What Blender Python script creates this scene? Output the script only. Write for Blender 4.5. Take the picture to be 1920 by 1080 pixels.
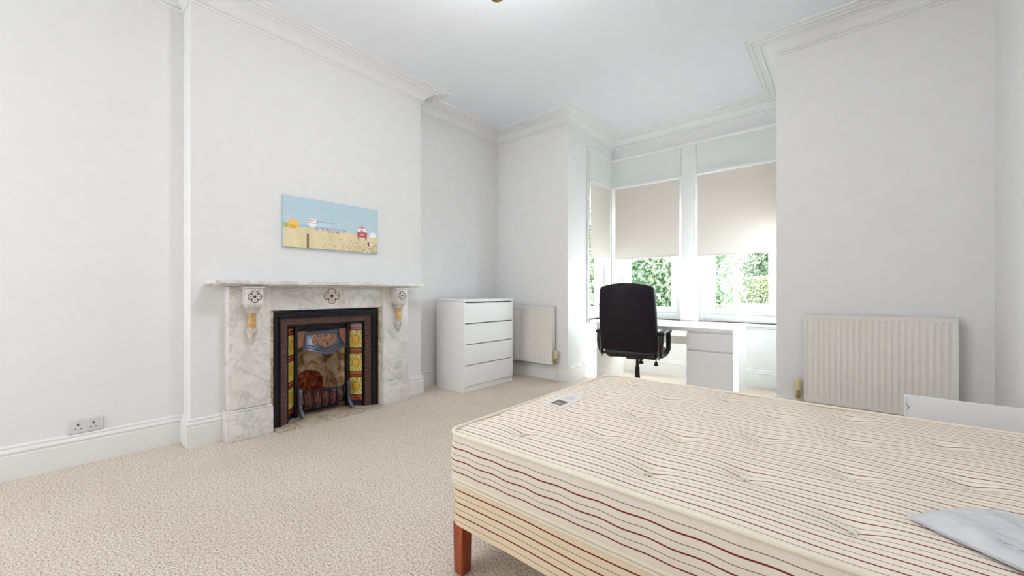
import bpy, math, random
import numpy as np
from mathutils import Vector, Matrix, Euler
random.seed(7); rng = np.random.default_rng(7)
for o in list(bpy.data.objects): bpy.data.objects.remove(o, do_unlink=True)
C = bpy.context.scene.collection
S = bpy.context.scene
PI = math.pi

# ------------------------------------------------------------------ camera, sky, sun, exposure
cam_d = bpy.data.cameras.new('camera'); cam = bpy.data.objects.new('camera', cam_d); C.objects.link(cam)
cam.location = (0, 0, 1.078); cam.rotation_euler = (PI/2, 0, 0.700)
cam_d.sensor_width = 36; cam_d.lens = 738.94/1920*36; cam_d.shift_y = (547.85-540)/1920
cam_d.clip_start = 0.05; cam_d.clip_end = 300
S.camera = cam
W = bpy.data.worlds.new('sky'); S.world = W; W.use_nodes = True
bg = W.node_tree.nodes['Background']; bg.inputs[0].default_value = (0.86, 0.93, 1.0, 1); bg.inputs[1].default_value = 15
sun_d = bpy.data.lights.new('sun', 'SUN'); sun = bpy.data.objects.new('sun', sun_d); C.objects.link(sun)
sun_d.energy = 13; sun_d.angle = 0.009; sun_d.color = (1, .965, .9)
sun.rotation_euler = Vector((-.50, -.62, -1)).to_track_quat('-Z', 'Y').to_euler(); sun.location = (6, 12, 12)
def area(name, loc, direction, sx, sy, e, col=(1, 1, 1)):
    d = bpy.data.lights.new(name, 'AREA'); d.shape = 'RECTANGLE'; d.size = sx; d.size_y = sy; d.energy = e; d.color = col
    o = bpy.data.objects.new(name, d); C.objects.link(o); o.location = loc
    o.rotation_euler = Vector(direction).to_track_quat('-Z', 'Y').to_euler(); return o
area('rear_fill', (-2.3, -2.0, 1.6), (.42, 1, .0), 2.6, 2.4, 54, (.97, .985, 1))  # added soft fill, unseen, in front of the solid rear wall
VS = S.view_settings; VS.view_transform = 'Standard'; VS.look = 'None'; VS.gamma = 1; VS.use_curve_mapping = False; VS.exposure = 0.30

# ------------------------------------------------------------------ materials
def L(c):  # 0-255 sRGB -> linear
    return tuple(((x/255)/12.92 if x/255 <= .04045 else ((x/255+.055)/1.055)**2.4) for x in c) + (1,)
class NT:
    def __init__(s, name):
        s.m = bpy.data.materials.new(name); s.m.use_nodes = True; s.t = s.m.node_tree; s.n = s.t.nodes; s.b = s.n['Principled BSDF']
    def new(s, t, **k):
        n = s.n.new(t)
        for a, v in k.items(): setattr(n, a, v)
        return n
    def link(s, a, b): s.t.links.new(a, b)
    def ramp(s, fac, stops, interp='LINEAR'):
        r = s.new('ShaderNodeValToRGB'); r.color_ramp.interpolation = interp
        e = r.color_ramp.elements
        while len(e) < len(stops): e.new(.5)
        for i, (p, c) in enumerate(stops): e[i].position = p; e[i].color = c
        if fac is not None: s.link(fac, r.inputs[0])
        return r
    def noise(s, scale, detail=3, rough=.5, vec=None, dist=0):
        n = s.new('ShaderNodeTexNoise'); n.inputs['Scale'].default_value = scale; n.inputs['Detail'].default_value = detail
        n.inputs['Roughness'].default_value = rough; n.inputs['Distortion'].default_value = dist
        s.link(vec if vec is not None else s.obj(), n.inputs['Vector']); return n
    def obj(s):
        if not hasattr(s, 'tc'): s.tc = s.new('ShaderNodeTexCoord')
        return s.tc.outputs['Object']
    def geo(s):
        if not hasattr(s, 'gg'): s.gg = s.new('ShaderNodeNewGeometry')
        return s.gg.outputs['Position']
    def bump(s, h, strength=.3, dist=.01):
        b = s.new('ShaderNodeBump'); b.inputs['Strength'].default_value = strength; b.inputs['Distance'].default_value = dist
        s.link(h, b.inputs['Height']); s.link(b.outputs[0], s.b.inputs['Normal']); return b
    def mathn(s, op, a, b=None):
        n = s.new('ShaderNodeMath', operation=op)
        for i, v in enumerate((a, b)):
            if v is None: continue
            if isinstance(v, (int, float)): n.inputs[i].default_value = v
            else: s.link(v, n.inputs[i])
        return n.outputs[0]
def plain(name, col, rough=.5, metal=0, nscale=0, namt=.06, bump=0, spec=.5, coat=0):
    t = NT(name); t.b.inputs['Roughness'].default_value = rough; t.b.inputs['Metallic'].default_value = metal
    t.b.inputs['Specular IOR Level'].default_value = spec
    t.b.inputs['Coat Weight'].default_value = coat
    c = L(col)
    if nscale:
        n = t.noise(nscale, 4)
        d = tuple(x*(1-namt) for x in c[:3])+(1,); u = tuple(min(1, x*(1+namt)) for x in c[:3])+(1,)
        r = t.ramp(n.outputs[0], [(.3, d), (.7, u)]); t.link(r.outputs[0], t.b.inputs['Base Color'])
        if bump: t.bump(n.outputs[0], bump, .004)
    else: t.b.inputs['Base Color'].default_value = c
    return t.m
M = {}
M['wall'] = plain('wall_paint', (239, 239, 239), .85, nscale=9, namt=.012, bump=.05, spec=.2)
M['ceil'] = plain('ceiling_paint', (236, 238, 242), .9, nscale=6, namt=.01, spec=.2)
M['trim'] = plain('gloss_trim_paint', (240, 240, 238), .38, nscale=5, namt=.012)
M['cornice'] = plain('cornice_paint', (236, 237, 237), .8, nscale=8, namt=.01, spec=.2)
M['panel'] = plain('pale_green_panel_paint', (228, 232, 229), .6, nscale=5, namt=.01)
M['upvc'] = plain('white_window_plastic', (240, 242, 244), .3)
M['furn'] = plain('white_foil_furniture', (244, 244, 243), .32, nscale=3, namt=.008)
M['rad'] = plain('radiator_enamel', (236, 232, 224), .35, nscale=4, namt=.012)
M['cream'] = plain('cream_plastic', (226, 216, 176), .4)
M['brass'] = plain('aged_brass', (186, 160, 116), .35, 1, nscale=40, namt=.25)
M['pipe'] = plain('white_painted_pipe', (228, 224, 214), .4)
M['leather'] = plain('black_leather', (19, 13, 22), .5, nscale=160, namt=.2, bump=.12, spec=.3)
M['blackp'] = plain('black_plastic', (22, 22, 25), .35)
M['steel'] = plain('grey_steel', (150, 150, 152), .3, 1)
M['gunm'] = plain('dark_metal_column', (58, 50, 54), .35, .6)
M['slot'] = plain('dark_slot', (60, 58, 55), .8)
M['iron'] = plain('black_cast_iron', (30, 30, 34), .33, .4, nscale=60, namt=.25, bump=.1)
M['grey_iron'] = plain('blackleaded_grey_iron', (92, 96, 108), .34, .75, nscale=70, namt=.2, bump=.2)
M['gold_in'] = plain('brown_gilt_inlay', (138, 98, 44), .45, nscale=50, namt=.3)
M['dark_in'] = plain('dark_red_inlay', (92, 34, 28), .5)
M['copper'] = plain('coppery_iron_plate', (176, 122, 98), .5, .15, nscale=30, namt=.25)
M['ochre'] = plain('ochre_marble', (205, 165, 110), .35, nscale=25, namt=.3)
M['socket'] = plain('socket_plastic', (222, 221, 222), .35)
M['render_w'] = plain('white_render', (236, 234, 228), .8)
M['wallstone'] = plain('grey_wall_stone', (176, 172, 170), .9, nscale=12, namt=.2)
M['paving'] = plain('outside_paving', (170, 168, 162), .9, nscale=4, namt=.15)
M['cord'] = plain('grey_cord', (176, 178, 182), .5)
M['silver'] = plain('silver_print', (150, 156, 178), .4, 0, nscale=90, namt=.35)

# blind fabric: lets a little daylight through
t = NT('blind_fabric'); t.b.inputs['Roughness'].default_value = .9; t.b.inputs['Base Color'].default_value = L((224, 216, 208))
tr = t.new('ShaderNodeBsdfTranslucent'); tr.inputs[0].default_value = L((238, 226, 212))
mx = t.new('ShaderNodeMixShader'); mx.inputs[0].default_value = .03
t.link(t.b.outputs[0], mx.inputs[1]); t.link(tr.outputs[0], mx.inputs[2]); t.link(mx.outputs[0], t.n['Material Output'].inputs[0]); M['blind'] = t.m
# glass pane
t = NT('window_glass'); gl = t.new('ShaderNodeBsdfGlossy'); gl.inputs['Roughness'].default_value = .02
tp = t.new('ShaderNodeBsdfTransparent'); tp.inputs[0].default_value = (.95, .97, .96, 1)
lw = t.new('ShaderNodeLayerWeight'); lw.inputs[0].default_value = .5; fa = t.mathn('ADD', t.mathn('MULTIPLY', t.mathn('POWER', lw.outputs['Facing'], 5), .6), .03); mx = t.new('ShaderNodeMixShader')
t.link(fa, mx.inputs[0]); t.link(tp.outputs[0], mx.inputs[1]); t.link(gl.outputs[0], mx.inputs[2]); t.link(mx.outputs[0], t.n['Material Output'].inputs[0]); M['glass'] = t.m
# clear polythene
t = NT('clear_polythene'); gl = t.new('ShaderNodeBsdfGlossy'); gl.inputs['Roughness'].default_value = .18
tp = t.new('ShaderNodeBsdfTransparent'); tp.inputs[0].default_value = (.93, .94, .96, 1)
df = t.new('ShaderNodeBsdfDiffuse'); df.inputs[0].default_value = (.95, .96, .98, 1)
n = t.noise(14, 5, .7, dist=2); b = t.new('ShaderNodeBump'); b.inputs['Strength'].default_value = .8; b.inputs['Distance'].default_value = .02; t.link(n.outputs[0], b.inputs['Height']); t.link(b.outputs[0], gl.inputs['Normal'])
mx1 = t.new('ShaderNodeMixShader'); mx1.inputs[0].default_value = .35; t.link(tp.outputs[0], mx1.inputs[1]); t.link(df.outputs[0], mx1.inputs[2])
mx = t.new('ShaderNodeMixShader'); mx.inputs[0].default_value = .12; t.link(mx1.outputs[0], mx.inputs[1]); t.link(gl.outputs[0], mx.inputs[2]); t.link(mx.outputs[0], t.n['Material Output'].inputs[0]); M['poly'] = t.m
# carpet
t = NT('berber_carpet'); t.b.inputs['Roughness'].default_value = 1; t.b.inputs['Specular IOR Level'].default_value = .05
n1 = t.noise(210, 3, .75); n2 = t.noise(100, 2, .6); n3 = t.noise(1.3, 3, .5)
a = t.mathn('ADD', t.mathn('MULTIPLY', n1.outputs[0], .62), t.mathn('MULTIPLY', n2.outputs[0], .38))
r = t.ramp(a, [(.36, L((118, 100, 90))), (.45, L((206, 192, 178))), (.53, L((238, 227, 214))), (.61, L((255, 248, 238)))])
mx = t.new('ShaderNodeMix', data_type='RGBA', blend_type='MULTIPLY'); mx.inputs[0].default_value = 1
r3 = t.ramp(n3.outputs[0], [(.35, (.93, .92, .90, 1)), (.65, (1, 1, 1, 1))]); t.link(r.outputs[0], mx.inputs[6]); t.link(r3.outputs[0], mx.inputs[7])
t.link(mx.outputs[2], t.b.inputs['Base Color']); t.bump(a, .55, .012); M['carpet'] = t.m
# marble
def marble(name, base, vein, amt, sc=3.0):
    t = NT(name); t.b.inputs['Roughness'].default_value = .28
    n = t.noise(sc, 7, .65, t.geo(), 1.2); w = t.mathn('ABSOLUTE', t.mathn('SUBTRACT', n.outputs[0], .5))
    r = t.ramp(w, [(0, L(vein)), (amt, L(base)), (1, L(base))]); n2 = t.noise(sc*3.3, 5, .6, t.geo(), .6)
    r2 = t.ramp(n2.outputs[0], [(.3, (.84, .84, .83, 1)), (.6, (1, 1, 1, 1))])
    mx = t.new('ShaderNodeMix', data_type='RGBA', blend_type='MULTIPLY'); mx.inputs[0].default_value = 1
    t.link(r.outputs[0], mx.inputs[6]); t.link(r2.outputs[0], mx.inputs[7]); t.link(mx.outputs[2], t.b.inputs['Base Color']); return t.m
M['marble'] = marble('veined_white_marble', (236, 233, 228), (212, 209, 205), .03)
M['corbel'] = marble('greyed_corbel_marble', (216, 210, 200), (170, 164, 156), .05, 5)
M['marble2'] = marble('cream_stone_slip', (212, 200, 176), (160, 140, 110), .05, 4)
M['hearth'] = marble('hearth_stone', (212, 198, 180), (170, 150, 128), .05, 5)
# brown embossed iron
t = NT('brown_embossed_iron'); t.b.inputs['Roughness'].default_value = .5; t.b.inputs['Metallic'].default_value = .3
v = t.new('ShaderNodeTexVoronoi'); v.inputs['Scale'].default_value = 55; t.link(t.obj(), v.inputs['Vector'])
r = t.ramp(v.outputs['Distance'], [(.0, L((128, 98, 86))), (.5, L((84, 60, 56)))]); t.link(r.outputs[0], t.b.inputs['Base Color']); t.bump(v.outputs['Distance'], .5, .01); M['brown_iron'] = t.m
# scroll-engraved panel
t = NT('engraved_copper_panel'); t.b.inputs['Roughness'].default_value = .45; t.b.inputs['Metallic'].default_value = .35
n = t.noise(38, 2, .5, dist=2.5); r = t.ramp(n.outputs[0], [(.42, L((52, 40, 40))), (.48, L((168, 112, 84))), (.56, L((190, 140, 108))), (.62, L((60, 46, 44)))])
t.link(r.outputs[0], t.b.inputs['Base Color']); t.bump(n.outputs[0], .5, .006); M['scroll'] = t.m
# fireback: sooty tan brick with a rust-red arch
t = NT('sooty_firebrick'); t.b.inputs['Roughness'].default_value = .9
n = t.noise(9, 6, .65, dist=1); r = t.ramp(n.outputs[0], [(.38, L((140, 108, 74))), (.5, L((216, 186, 142))), (.62, L((250, 232, 200)))]); t.link(r.outputs[0], t.b.inputs['Base Color']); t.bump(n.outputs[0], .5, .02); M['firebrick'] = t.m
t = NT('rust_red_firebrick'); t.b.inputs['Roughness'].default_value = .9
n = t.noise(14, 6, .7, dist=1); r = t.ramp(n.outputs[0], [(.35, L((84, 30, 20))), (.5, L((150, 62, 36))), (.68, L((204, 138, 92)))]); t.link(r.outputs[0], t.b.inputs['Base Color']); t.bump(n.outputs[0], .6, .02); M['redbrick'] = t.m
# patterned tile by UV
t = NT('yellow_flower_tile'); t.b.inputs['Roughness'].default_value = .12; t.b.inputs['Coat Weight'].default_value = .5
uv = t.new('ShaderNodeUVMap'); mp = t.new('ShaderNodeMapping'); mp.inputs['Location'].default_value = (-.5, -.5, 0); t.link(uv.outputs[0], mp.inputs[0])
ln = t.new('ShaderNodeVectorMath', operation='LENGTH'); t.link(mp.outputs[0], ln.inputs[0])
n = t.noise(5.5, 2, .5, uv.outputs[0], 1.6); dd = t.mathn('ADD', ln.outputs['Value'], t.mathn('MULTIPLY', t.mathn('SUBTRACT', n.outputs[0], .5), .16))
r1 = t.ramp(dd, [(0, L((226, 160, 36))), (.17, L((236, 182, 60))), (.215, L((120, 78, 18))), (.25, L((222, 196, 70))), (.30, L((140, 118, 26))), (.335, L((232, 214, 110)))])
w = t.mathn('ABSOLUTE', t.mathn('SUBTRACT', n.outputs[0], .5)); r2 = t.ramp(w, [(0, L((140, 116, 32))), (.03, L((190, 160, 50))), (.06, (1, 1, 1, 1))])
g = t.ramp(dd, [(.30, (0, 0, 0, 1)), (.36, (1, 1, 1, 1))])
mx = t.new('ShaderNodeMix', data_type='RGBA', blend_type='MULTIPLY'); t.link(g.outputs[0], mx.inputs[0]); t.link(r1.outputs[0], mx.inputs[6]); t.link(r2.outputs[0], mx.inputs[7])
t.link(mx.outputs[2], t.b.inputs['Base Color']); M['tile'] = t.m
t = NT('red_brown_band_tile'); t.b.inputs['Roughness'].default_value = .15
uv = t.new('ShaderNodeUVMap'); sx = t.new('ShaderNodeSeparateXYZ'); t.link(uv.outputs[0], sx.inputs[0])
r = t.ramp(sx.outputs[1], [(0, L((62, 16, 12))), (.28, L((168, 70, 36))), (.5, L((88, 20, 14))), (.72, L((196, 110, 60))), (.9, L((74, 18, 14)))]); t.link(r.outputs[0], t.b.inputs['Base Color']); M['band'] = t.m
# ticking stripes by UV.y in metres
def ticking(name, base, red, thin, pitch=.0445):
    t = NT(name); t.b.inputs['Roughness'].default_value = .85; t.b.inputs['Specular IOR Level'].default_value = .2
    uv = t.new('ShaderNodeUVMap'); sx = t.new('ShaderNodeSeparateXYZ'); t.link(uv.outputs[0], sx.inputs[0])
    n = t.noise(5, 3, .5); off = t.mathn('MULTIPLY', t.mathn('SUBTRACT', n.outputs[0], .5), .0035)
    y = t.mathn('FRACT', t.mathn('DIVIDE', t.mathn('ADD', sx.outputs[1], t.mathn('ADD', off, 5.0)), pitch))
    r = t.ramp(y, [(0, base), (.19, base), (.215, red), (.285, red), (.31, base), (.70, base), (.715, thin), (.745, thin), (.76, base), (1, base)])
    f = t.noise(240, 2, .6); mx = t.new('ShaderNodeMix', data_type='RGBA', blend_type='MULTIPLY'); mx.inputs[0].default_value = 1
    rf = t.ramp(f.outputs[0], [(.3, (.93, .93, .93, 1)), (.6, (1, 1, 1, 1))]); t.link(r.outputs[0], mx.inputs[6]); t.link(rf.outputs[0], mx.inputs[7])
    t.link(mx.outputs[2], t.b.inputs['Base Color']); t.bump(f.outputs[0], .15, .003); return t.m
M['tick'] = ticking('mattress_ticking', L((246, 235, 220)), L((120, 42, 40)), L((120, 112, 96)))
M['tickbase'] = ticking('divan_ticking', L((244, 224, 194)), L((112, 34, 30)), L((128, 118, 84)), .0465)
M['piping'] = plain('cream_piping', (242, 232, 212), .6)
M['tuft'] = plain('white_tuft_felt', (236, 230, 224), .9)
t = NT('varnished_red_wood'); t.b.inputs['Roughness'].default_value = .25; t.b.inputs['Coat Weight'].default_value = .4
mp = t.new('ShaderNodeMapping'); mp.inputs['Scale'].default_value = (40, 40, 3); t.link(t.obj(), mp.inputs[0]); n = t.noise(1.5, 4, .6, mp.outputs[0], .6)
r = t.ramp(n.outputs[0], [(.3, L((112, 34, 10))), (.55, L((164, 66, 18))), (.75, L((196, 100, 34)))]); t.link(r.outputs[0], t.b.inputs['Base Color']); M['wood'] = t.m
def leafmat(name, a, b, c, tl=.4):
    t = NT(name); t.b.inputs['Roughness'].default_value = .45
    n = t.noise(2.6, 3, .7, t.geo()); n2 = t.noise(23, 2, .6, t.geo()); s = t.mathn('ADD', t.mathn('MULTIPLY', n.outputs[0], .4), t.mathn('MULTIPLY', n2.outputs[0], .6))
    r = t.ramp(s, [(.38, L(a)), (.5, L(b)), (.6, L(c))]); t.link(r.outputs[0], t.b.inputs['Base Color'])
    tr = t.new('ShaderNodeBsdfTranslucent'); t.link(r.outputs[0], tr.inputs[0]); mx = t.new('ShaderNodeMixShader'); mx.inputs[0].default_value = tl
    t.link(t.b.outputs[0], mx.inputs[1]); t.link(tr.outputs[0], mx.inputs[2]); t.link(mx.outputs[0], t.n['Material Output'].inputs[0])
    return t.m
M['ivy'] = leafmat('ivy_leaves', (74, 104, 84), (122, 142, 110), (206, 208, 180))  # palest ramp colour paints whitish highlights onto the leaves
M['boxleaf'] = leafmat('clipped_hedge_leaves', (88, 114, 84), (122, 134, 98), (158, 152, 116), .2)  # tan ramp colour paints sunny spots onto the hedge
M['treeleaf'] = leafmat('tree_leaves', (80, 106, 86), (118, 138, 110), (170, 176, 146), .16)
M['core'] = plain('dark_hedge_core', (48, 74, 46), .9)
# lit frosted lamp bowl
t = NT('lit_frosted_bowl'); t.b.inputs['Base Color'].default_value = (.9, .88, .82, 1); t.b.inputs['Emission Color'].default_value = (.98, .98, 1, 1); t.b.inputs['Emission Strength'].default_value = 34; M['bowl'] = t.m
t = NT('painted_colours'); va = t.new('ShaderNodeVertexColor', layer_name='Col'); t.link(va.outputs[0], t.b.inputs['Base Color']); t.b.inputs['Roughness'].default_value = .6; M['print'] = t.m

# ------------------------------------------------------------------ mesh helpers
class MB:
    def __init__(s): s.v = []; s.f = []; s.uv = None
    def add(s, vs, fs):
        k = len(s.v); s.v += [tuple(p) for p in vs]; s.f += [tuple(i+k for i in f) for f in fs]; return s
    def box(s, x0, x1, y0, y1, z0, z1, r=0.0, seg=2, cuts=1, fn=None):
        h = [(x1-x0)/2, (y1-y0)/2, (z1-z0)/2]; c = [(x0+x1)/2, (y0+y1)/2, (z0+z1)/2]
        r = min(r, min(h)*.98)
        if isinstance(cuts, int): cuts = (cuts,)*3
        ax = []
        for i in range(3):
            a = []
            if r > 0: a += [-h[i]+r*j/seg for j in range(seg)]
            a += [-(h[i]-r)+2*(h[i]-r)*j/cuts[i] for j in range(cuts[i]+1)]
            if r > 0: a += [h[i]-r*(seg-1-j)/seg for j in range(seg)]
            ax.append(a)
        idx = {}; V = []
        n = [len(a)-1 for a in ax]
        def vid(i, j, k):
            if (i, j, k) in idx: return idx[(i, j, k)]
            p = [ax[0][i], ax[1][j], ax[2][k]]
            if r > 0:
                q = [max(-(h[m]-r), min(h[m]-r, p[m])) for m in range(3)]; d = [p[m]-q[m] for m in range(3)]
                l = math.sqrt(sum(x*x for x in d))
                if l > 1e-9: p = [q[m]+d[m]/l*r for m in range(3)]
            p = [p[m]+c[m] for m in range(3)]
            if fn: p = fn(*p)
            idx[(i, j, k)] = len(V); V.append(p); return idx[(i, j, k)]
        F = []
        for j in range(n[1]):
            for k in range(n[2]):
                F.append((vid(0, j, k), vid(0, j, k+1), vid(0, j+1, k+1), vid(0, j+1, k)))
                F.append((vid(n[0], j, k), vid(n[0], j+1, k), vid(n[0], j+1, k+1), vid(n[0], j, k+1)))
        for i in range(n[0]):
            for k in range(n[2]):
                F.append((vid(i, 0, k), vid(i+1, 0, k), vid(i+1, 0, k+1), vid(i, 0, k+1)))
                F.append((vid(i, n[1], k), vid(i, n[1], k+1), vid(i+1, n[1], k+1), vid(i+1, n[1], k)))
        for i in range(n[0]):
            for j in range(n[1]):
                F.append((vid(i, j, 0), vid(i, j+1, 0), vid(i+1, j+1, 0), vid(i+1, j, 0)))
                F.append((vid(i, j, n[2]), vid(i+1, j, n[2]), vid(i+1, j+1, n[2]), vid(i, j+1, n[2])))
        return s.add(V, F)
    def tube(s, pts, r, n=10, closed=False, caps=True):
        pts = [Vector(p) for p in pts]; m = len(pts); V = []; F = []
        rs = r if isinstance(r, (list, tuple)) else [r]*m
        up = None
        for i, p in enumerate(pts):
            a = pts[(i-1) % m] if (closed or i > 0) else p; b = pts[(i+1) % m] if (closed or i < m-1) else p
            d = (b-a).normalized()
            if up is None: up = Vector((0, 0, 1)) if abs(d.z) < .9 else Vector((1, 0, 0))
            x = d.cross(up).normalized(); y = x.cross(d).normalized(); up = y
            for k in range(n):
                q = 2*PI*k/n; V.append(p+x*math.cos(q)*rs[i]+y*math.sin(q)*rs[i])
        for i in range(m if closed else m-1):
            for k in range(n):
                a = i*n+k; b = i*n+(k+1) % n; c = ((i+1) % m)*n+(k+1) % n; d = ((i+1) % m)*n+k; F.append((a, b, c, d))
        if caps and not closed: F.append(tuple(range(n))[::-1]); F.append(tuple((m-1)*n+k for k in range(n)))
        return s.add(V, F)
    def lathe(s, prof, c=(0, 0, 0), n=24, a0=0, a1=2*PI):      # prof: (radius, z)
        V = []; F = []; full = abs(a1-a0-2*PI) < 1e-6; nn = n if full else n+1
        for (r, z) in prof:
            for k in range(nn):
                q = a0+(a1-a0)*k/n; V.append((c[0]+max(r, 1e-4)*math.cos(q), c[1]+max(r, 1e-4)*math.sin(q), c[2]+z))
        for i in range(len(prof)-1):
            for k in range(n):
                a = i*nn+k; b = i*nn+(k+1) % nn; F.append((a, b, b+nn, a+nn))
        return s.add(V, F)
    def prism(s, poly, axis, a, b):   # poly in the two other axes, extruded along axis
        n = len(poly); V = []
        for t_ in (a, b):
            for p in poly:
                q = list(p); q.insert(axis, t_); V.append(q)
        F = [tuple(range(n))[::-1], tuple(range(n, 2*n))]+[(i, (i+1) % n, n+(i+1) % n, n+i) for i in range(n)]
        return s.add(V, F)
    def build(s, name, mat, parent=None, world=True, smooth=35, kind=None, label=None, cat=None, group=None):
        me = bpy.data.meshes.new(name); V = [Vector(p) for p in s.v]
        if parent is None:
            xs = [p.x for p in V]; ys = [p.y for p in V]; zs = [p.z for p in V]
            o0 = Vector(((min(xs)+max(xs))/2, (min(ys)+max(ys))/2, min(zs)))
            if kind == 'structure': o0 = Vector((0, 0, 0))
        else:
            o0 = Vector((0, 0, 0)); p = parent
            if world:
                while p is not None: o0 += p.location; p = p.parent
        me.from_pydata([p-o0 for p in V], [], s.f); me.materials.append(mat if not isinstance(mat, str) else M[mat])
        if s.uv:
            l = me.uv_layers.new(name='UVMap'); 
            for lp in me.loops: l.data[lp.index].uv = s.uv[lp.vertex_index]
        import bmesh
        bm = bmesh.new(); bm.from_mesh(me); bmesh.ops.recalc_face_normals(bm, faces=bm.faces); bm.to_mesh(me); bm.free()
        if smooth:
            me.shade_smooth()
            me.set_sharp_from_angle(angle=math.radians(smooth))
        o = bpy.data.objects.new(name, me); C.objects.link(o)
        if parent is None: o.location = o0
        else: o.parent = parent
        if kind: o['kind'] = kind
        if label: o['label'] = label
        if cat: o['category'] = cat
        if group: o['group'] = group
        return o
def thing(name, label, cat, loc=(0, 0, 0), rz=0, group=None, kind=None):
    o = bpy.data.objects.new(name, None); C.objects.link(o); o.location = loc; o.rotation_euler = (0, 0, rz); o.empty_display_size = .1
    if label: o['label'] = label
    if cat: o['category'] = cat
    if group: o['group'] = group
    if kind: o['kind'] = kind
    return o
def struct(name, mb, mat, smooth=35): return mb.build(name, mat, kind='structure', smooth=smooth)

# ------------------------------------------------------------------ room dimensions
XA, XB, XR = -3.67, -3.474, .763          # alcove wall, chimney breast, right wall
YL, YR2, YF, YB = .655, 2.604, 4.054, 5.223   # breast ends, far wall, bay window wall
XP, XQ = -2.537, -.443                    # bay opening
YK, H = -2.2, 3.22
FY = 1.605                                # fireplace centre
# ------------------------------------------------------------------ floor, ceiling, walls
struct('floor', MB().box(-4.1, 1.1, YK-.3, 5.5, -.12, 0), 'carpet')
struct('ceiling', MB().box(-4.1, 1.1, YK-.3, 5.5, H, H+.15), 'ceil')
m = MB().box(-4.3, XA, YK-.3, YL, 0, H).box(-4.3, XB, YL, FY-.455, 0, H).box(-4.3, XB, FY+.455, YR2, 0, H)
m.box(-4.3, XB, FY-.455, FY+.455, .925, H).box(-4.3, -3.95, FY-.455, FY+.455, 0, .925).box(-4.3, XA, YR2, YF+.25, 0, H)
struct('wall_left', m, 'wall')
struct('wall_far', MB().box(-4.1, XP, YF, YF+.25, 0, H).box(XQ, 1.1, YF, YF+.25, 0, H), 'wall')
struct('wall_right', MB().box(XR, XR+.3, YK-.3, YF+.1, 0, H), 'wall')
struct('wall_rear', MB().box(-4.1, 1.1, YK-.25, YK, 0, H), 'wall')
ZS, ZT, ZP = .715, 2.555, 2.93            # sill, top of blinds, rail
def baywall(x0, x1, xi, s):
    m = MB().box(x0, x1, YF+.25, 4.56, 0, H).box(x0, x1, 5.195, 5.5, 0, H).box(x0, x1, 4.56, 5.195, 0, ZS).box(x0, x1, 4.56, 5.195, ZT, H)
    return m
struct('wall_bay_left', baywall(XP-.26, XP, XP, 1), 'wall')
struct('wall_bay_right', baywall(XQ, XQ+.26, XQ, -1), 'wall')
W1 = (-2.485, -1.588); W2 = (-1.397, -.495)
m = MB().box(XP, XQ, YB, 5.5, 0, ZS).box(XP, XQ, YB, 5.5, ZT, H)
m.box(XP, W1[0], YB, 5.5, ZS, ZT).box(W1[1], W2[0], YB, 5.5, ZS, ZT).box(W2[1], XQ, YB, 5.5, ZS, ZT)
struct('wall_bay_front', m, 'wall')

# sweep of a profile (offset into the room, z) along plan segments with mitred corners
path = [(XA, YK), (XA, YL), (XB, YL), (XB, YR2), (XA, YR2), (XA, YF), (XP, YF), (XP, YB), (XQ, YB), (XQ, YF), (XR, YF), (XR, YK)]
def sweep(mb, prof, i, s0=None, s1=None):
    """segment i of the path (interior on its right); s0/s1: plain cut ends instead of mitres"""
    P = [Vector(p) for p in path]
    def nrm(a, b): d = (b-a).normalized(); return Vector((d.y, -d.x))
    a, b = P[i], P[i+1]; n1 = nrm(a, b)
    def mit(j, nn):
        if nn is None: return n1
        k = n1+nn; return k/(1+n1.dot(nn))
    ma = mit(0, nrm(P[i-1], P[i]) if i > 0 and s0 is None else None); mb_ = mit(1, nrm(P[i+1], P[i+2]) if i < len(P)-2 and s1 is None else None)
    d = (b-a).normalized(); A = a if s0 is None else a+d*s0; B = b if s1 is None else a+d*s1
    n = len(prof); V = [(A.x+ma.x*o, A.y+ma.y*o, z) for o, z in prof]+[(B.x+mb_.x*o, B.y+mb_.y*o, z) for o, z in prof]
    F = [(k, k+1, n+k+1, n+k) for k in range(n-1)]+[tuple(range(n)), tuple(range(n, 2*n))]
    return mb.add(V, F)
sk = [(0, 0), (.024, 0), (.024, .138), (.020, .142), (.020, .150), (.026, .156), (.024, .166), (.014, .172), (.013, .180), (.016, .185), (.013, .192), (0, .196)]
co = [(0, 3.098), (.012, 3.098), (.020, 3.108), (.012, 3.118), (.020, 3.124), (.030, 3.132), (.036, 3.150), (.052, 3.168), (.074, 3.180), (.074, 3.190), (.092, 3.192), (.100, 3.200),
      (.112, 3.203), (.112, 3.196), (.135, 3.196), (.140, 3.206), (.165, 3.208), (.168, 3.200), (.180, 3.200), (.183, 3.210), (.205, 3.212), (.206, 3.206), (.222, 3.208), (.224, H), (.1, H+.001), (0, H)]
def segs(name, prof, mat, L_):
    m = MB()
    for a in L_: sweep(m, prof, *a)
    struct(name, m, mat, 28)
segs('baseboard_left', sk, 'trim', [(0,), (1,), (2, None, .178)])
segs('baseboard_breast', sk, 'trim', [(2, 1.722, None), (3,), (4,)])
segs('baseboard_far', sk, 'trim', [(5,), (9,)])
segs('baseboard_bay', sk, 'trim', [(6,), (7,), (8,)])
segs('baseboard_right', sk, 'trim', [(10,)])
segs('trim_1', co, 'cornice', [(0,), (1,), (2,), (3,), (4,)])
segs('trim_2', co, 'cornice', [(5,), (9,)])
segs('trim_3', co, 'cornice', [(6,), (7,), (8,)])
segs('trim_4', co, 'cornice', [(10,)])
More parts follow.
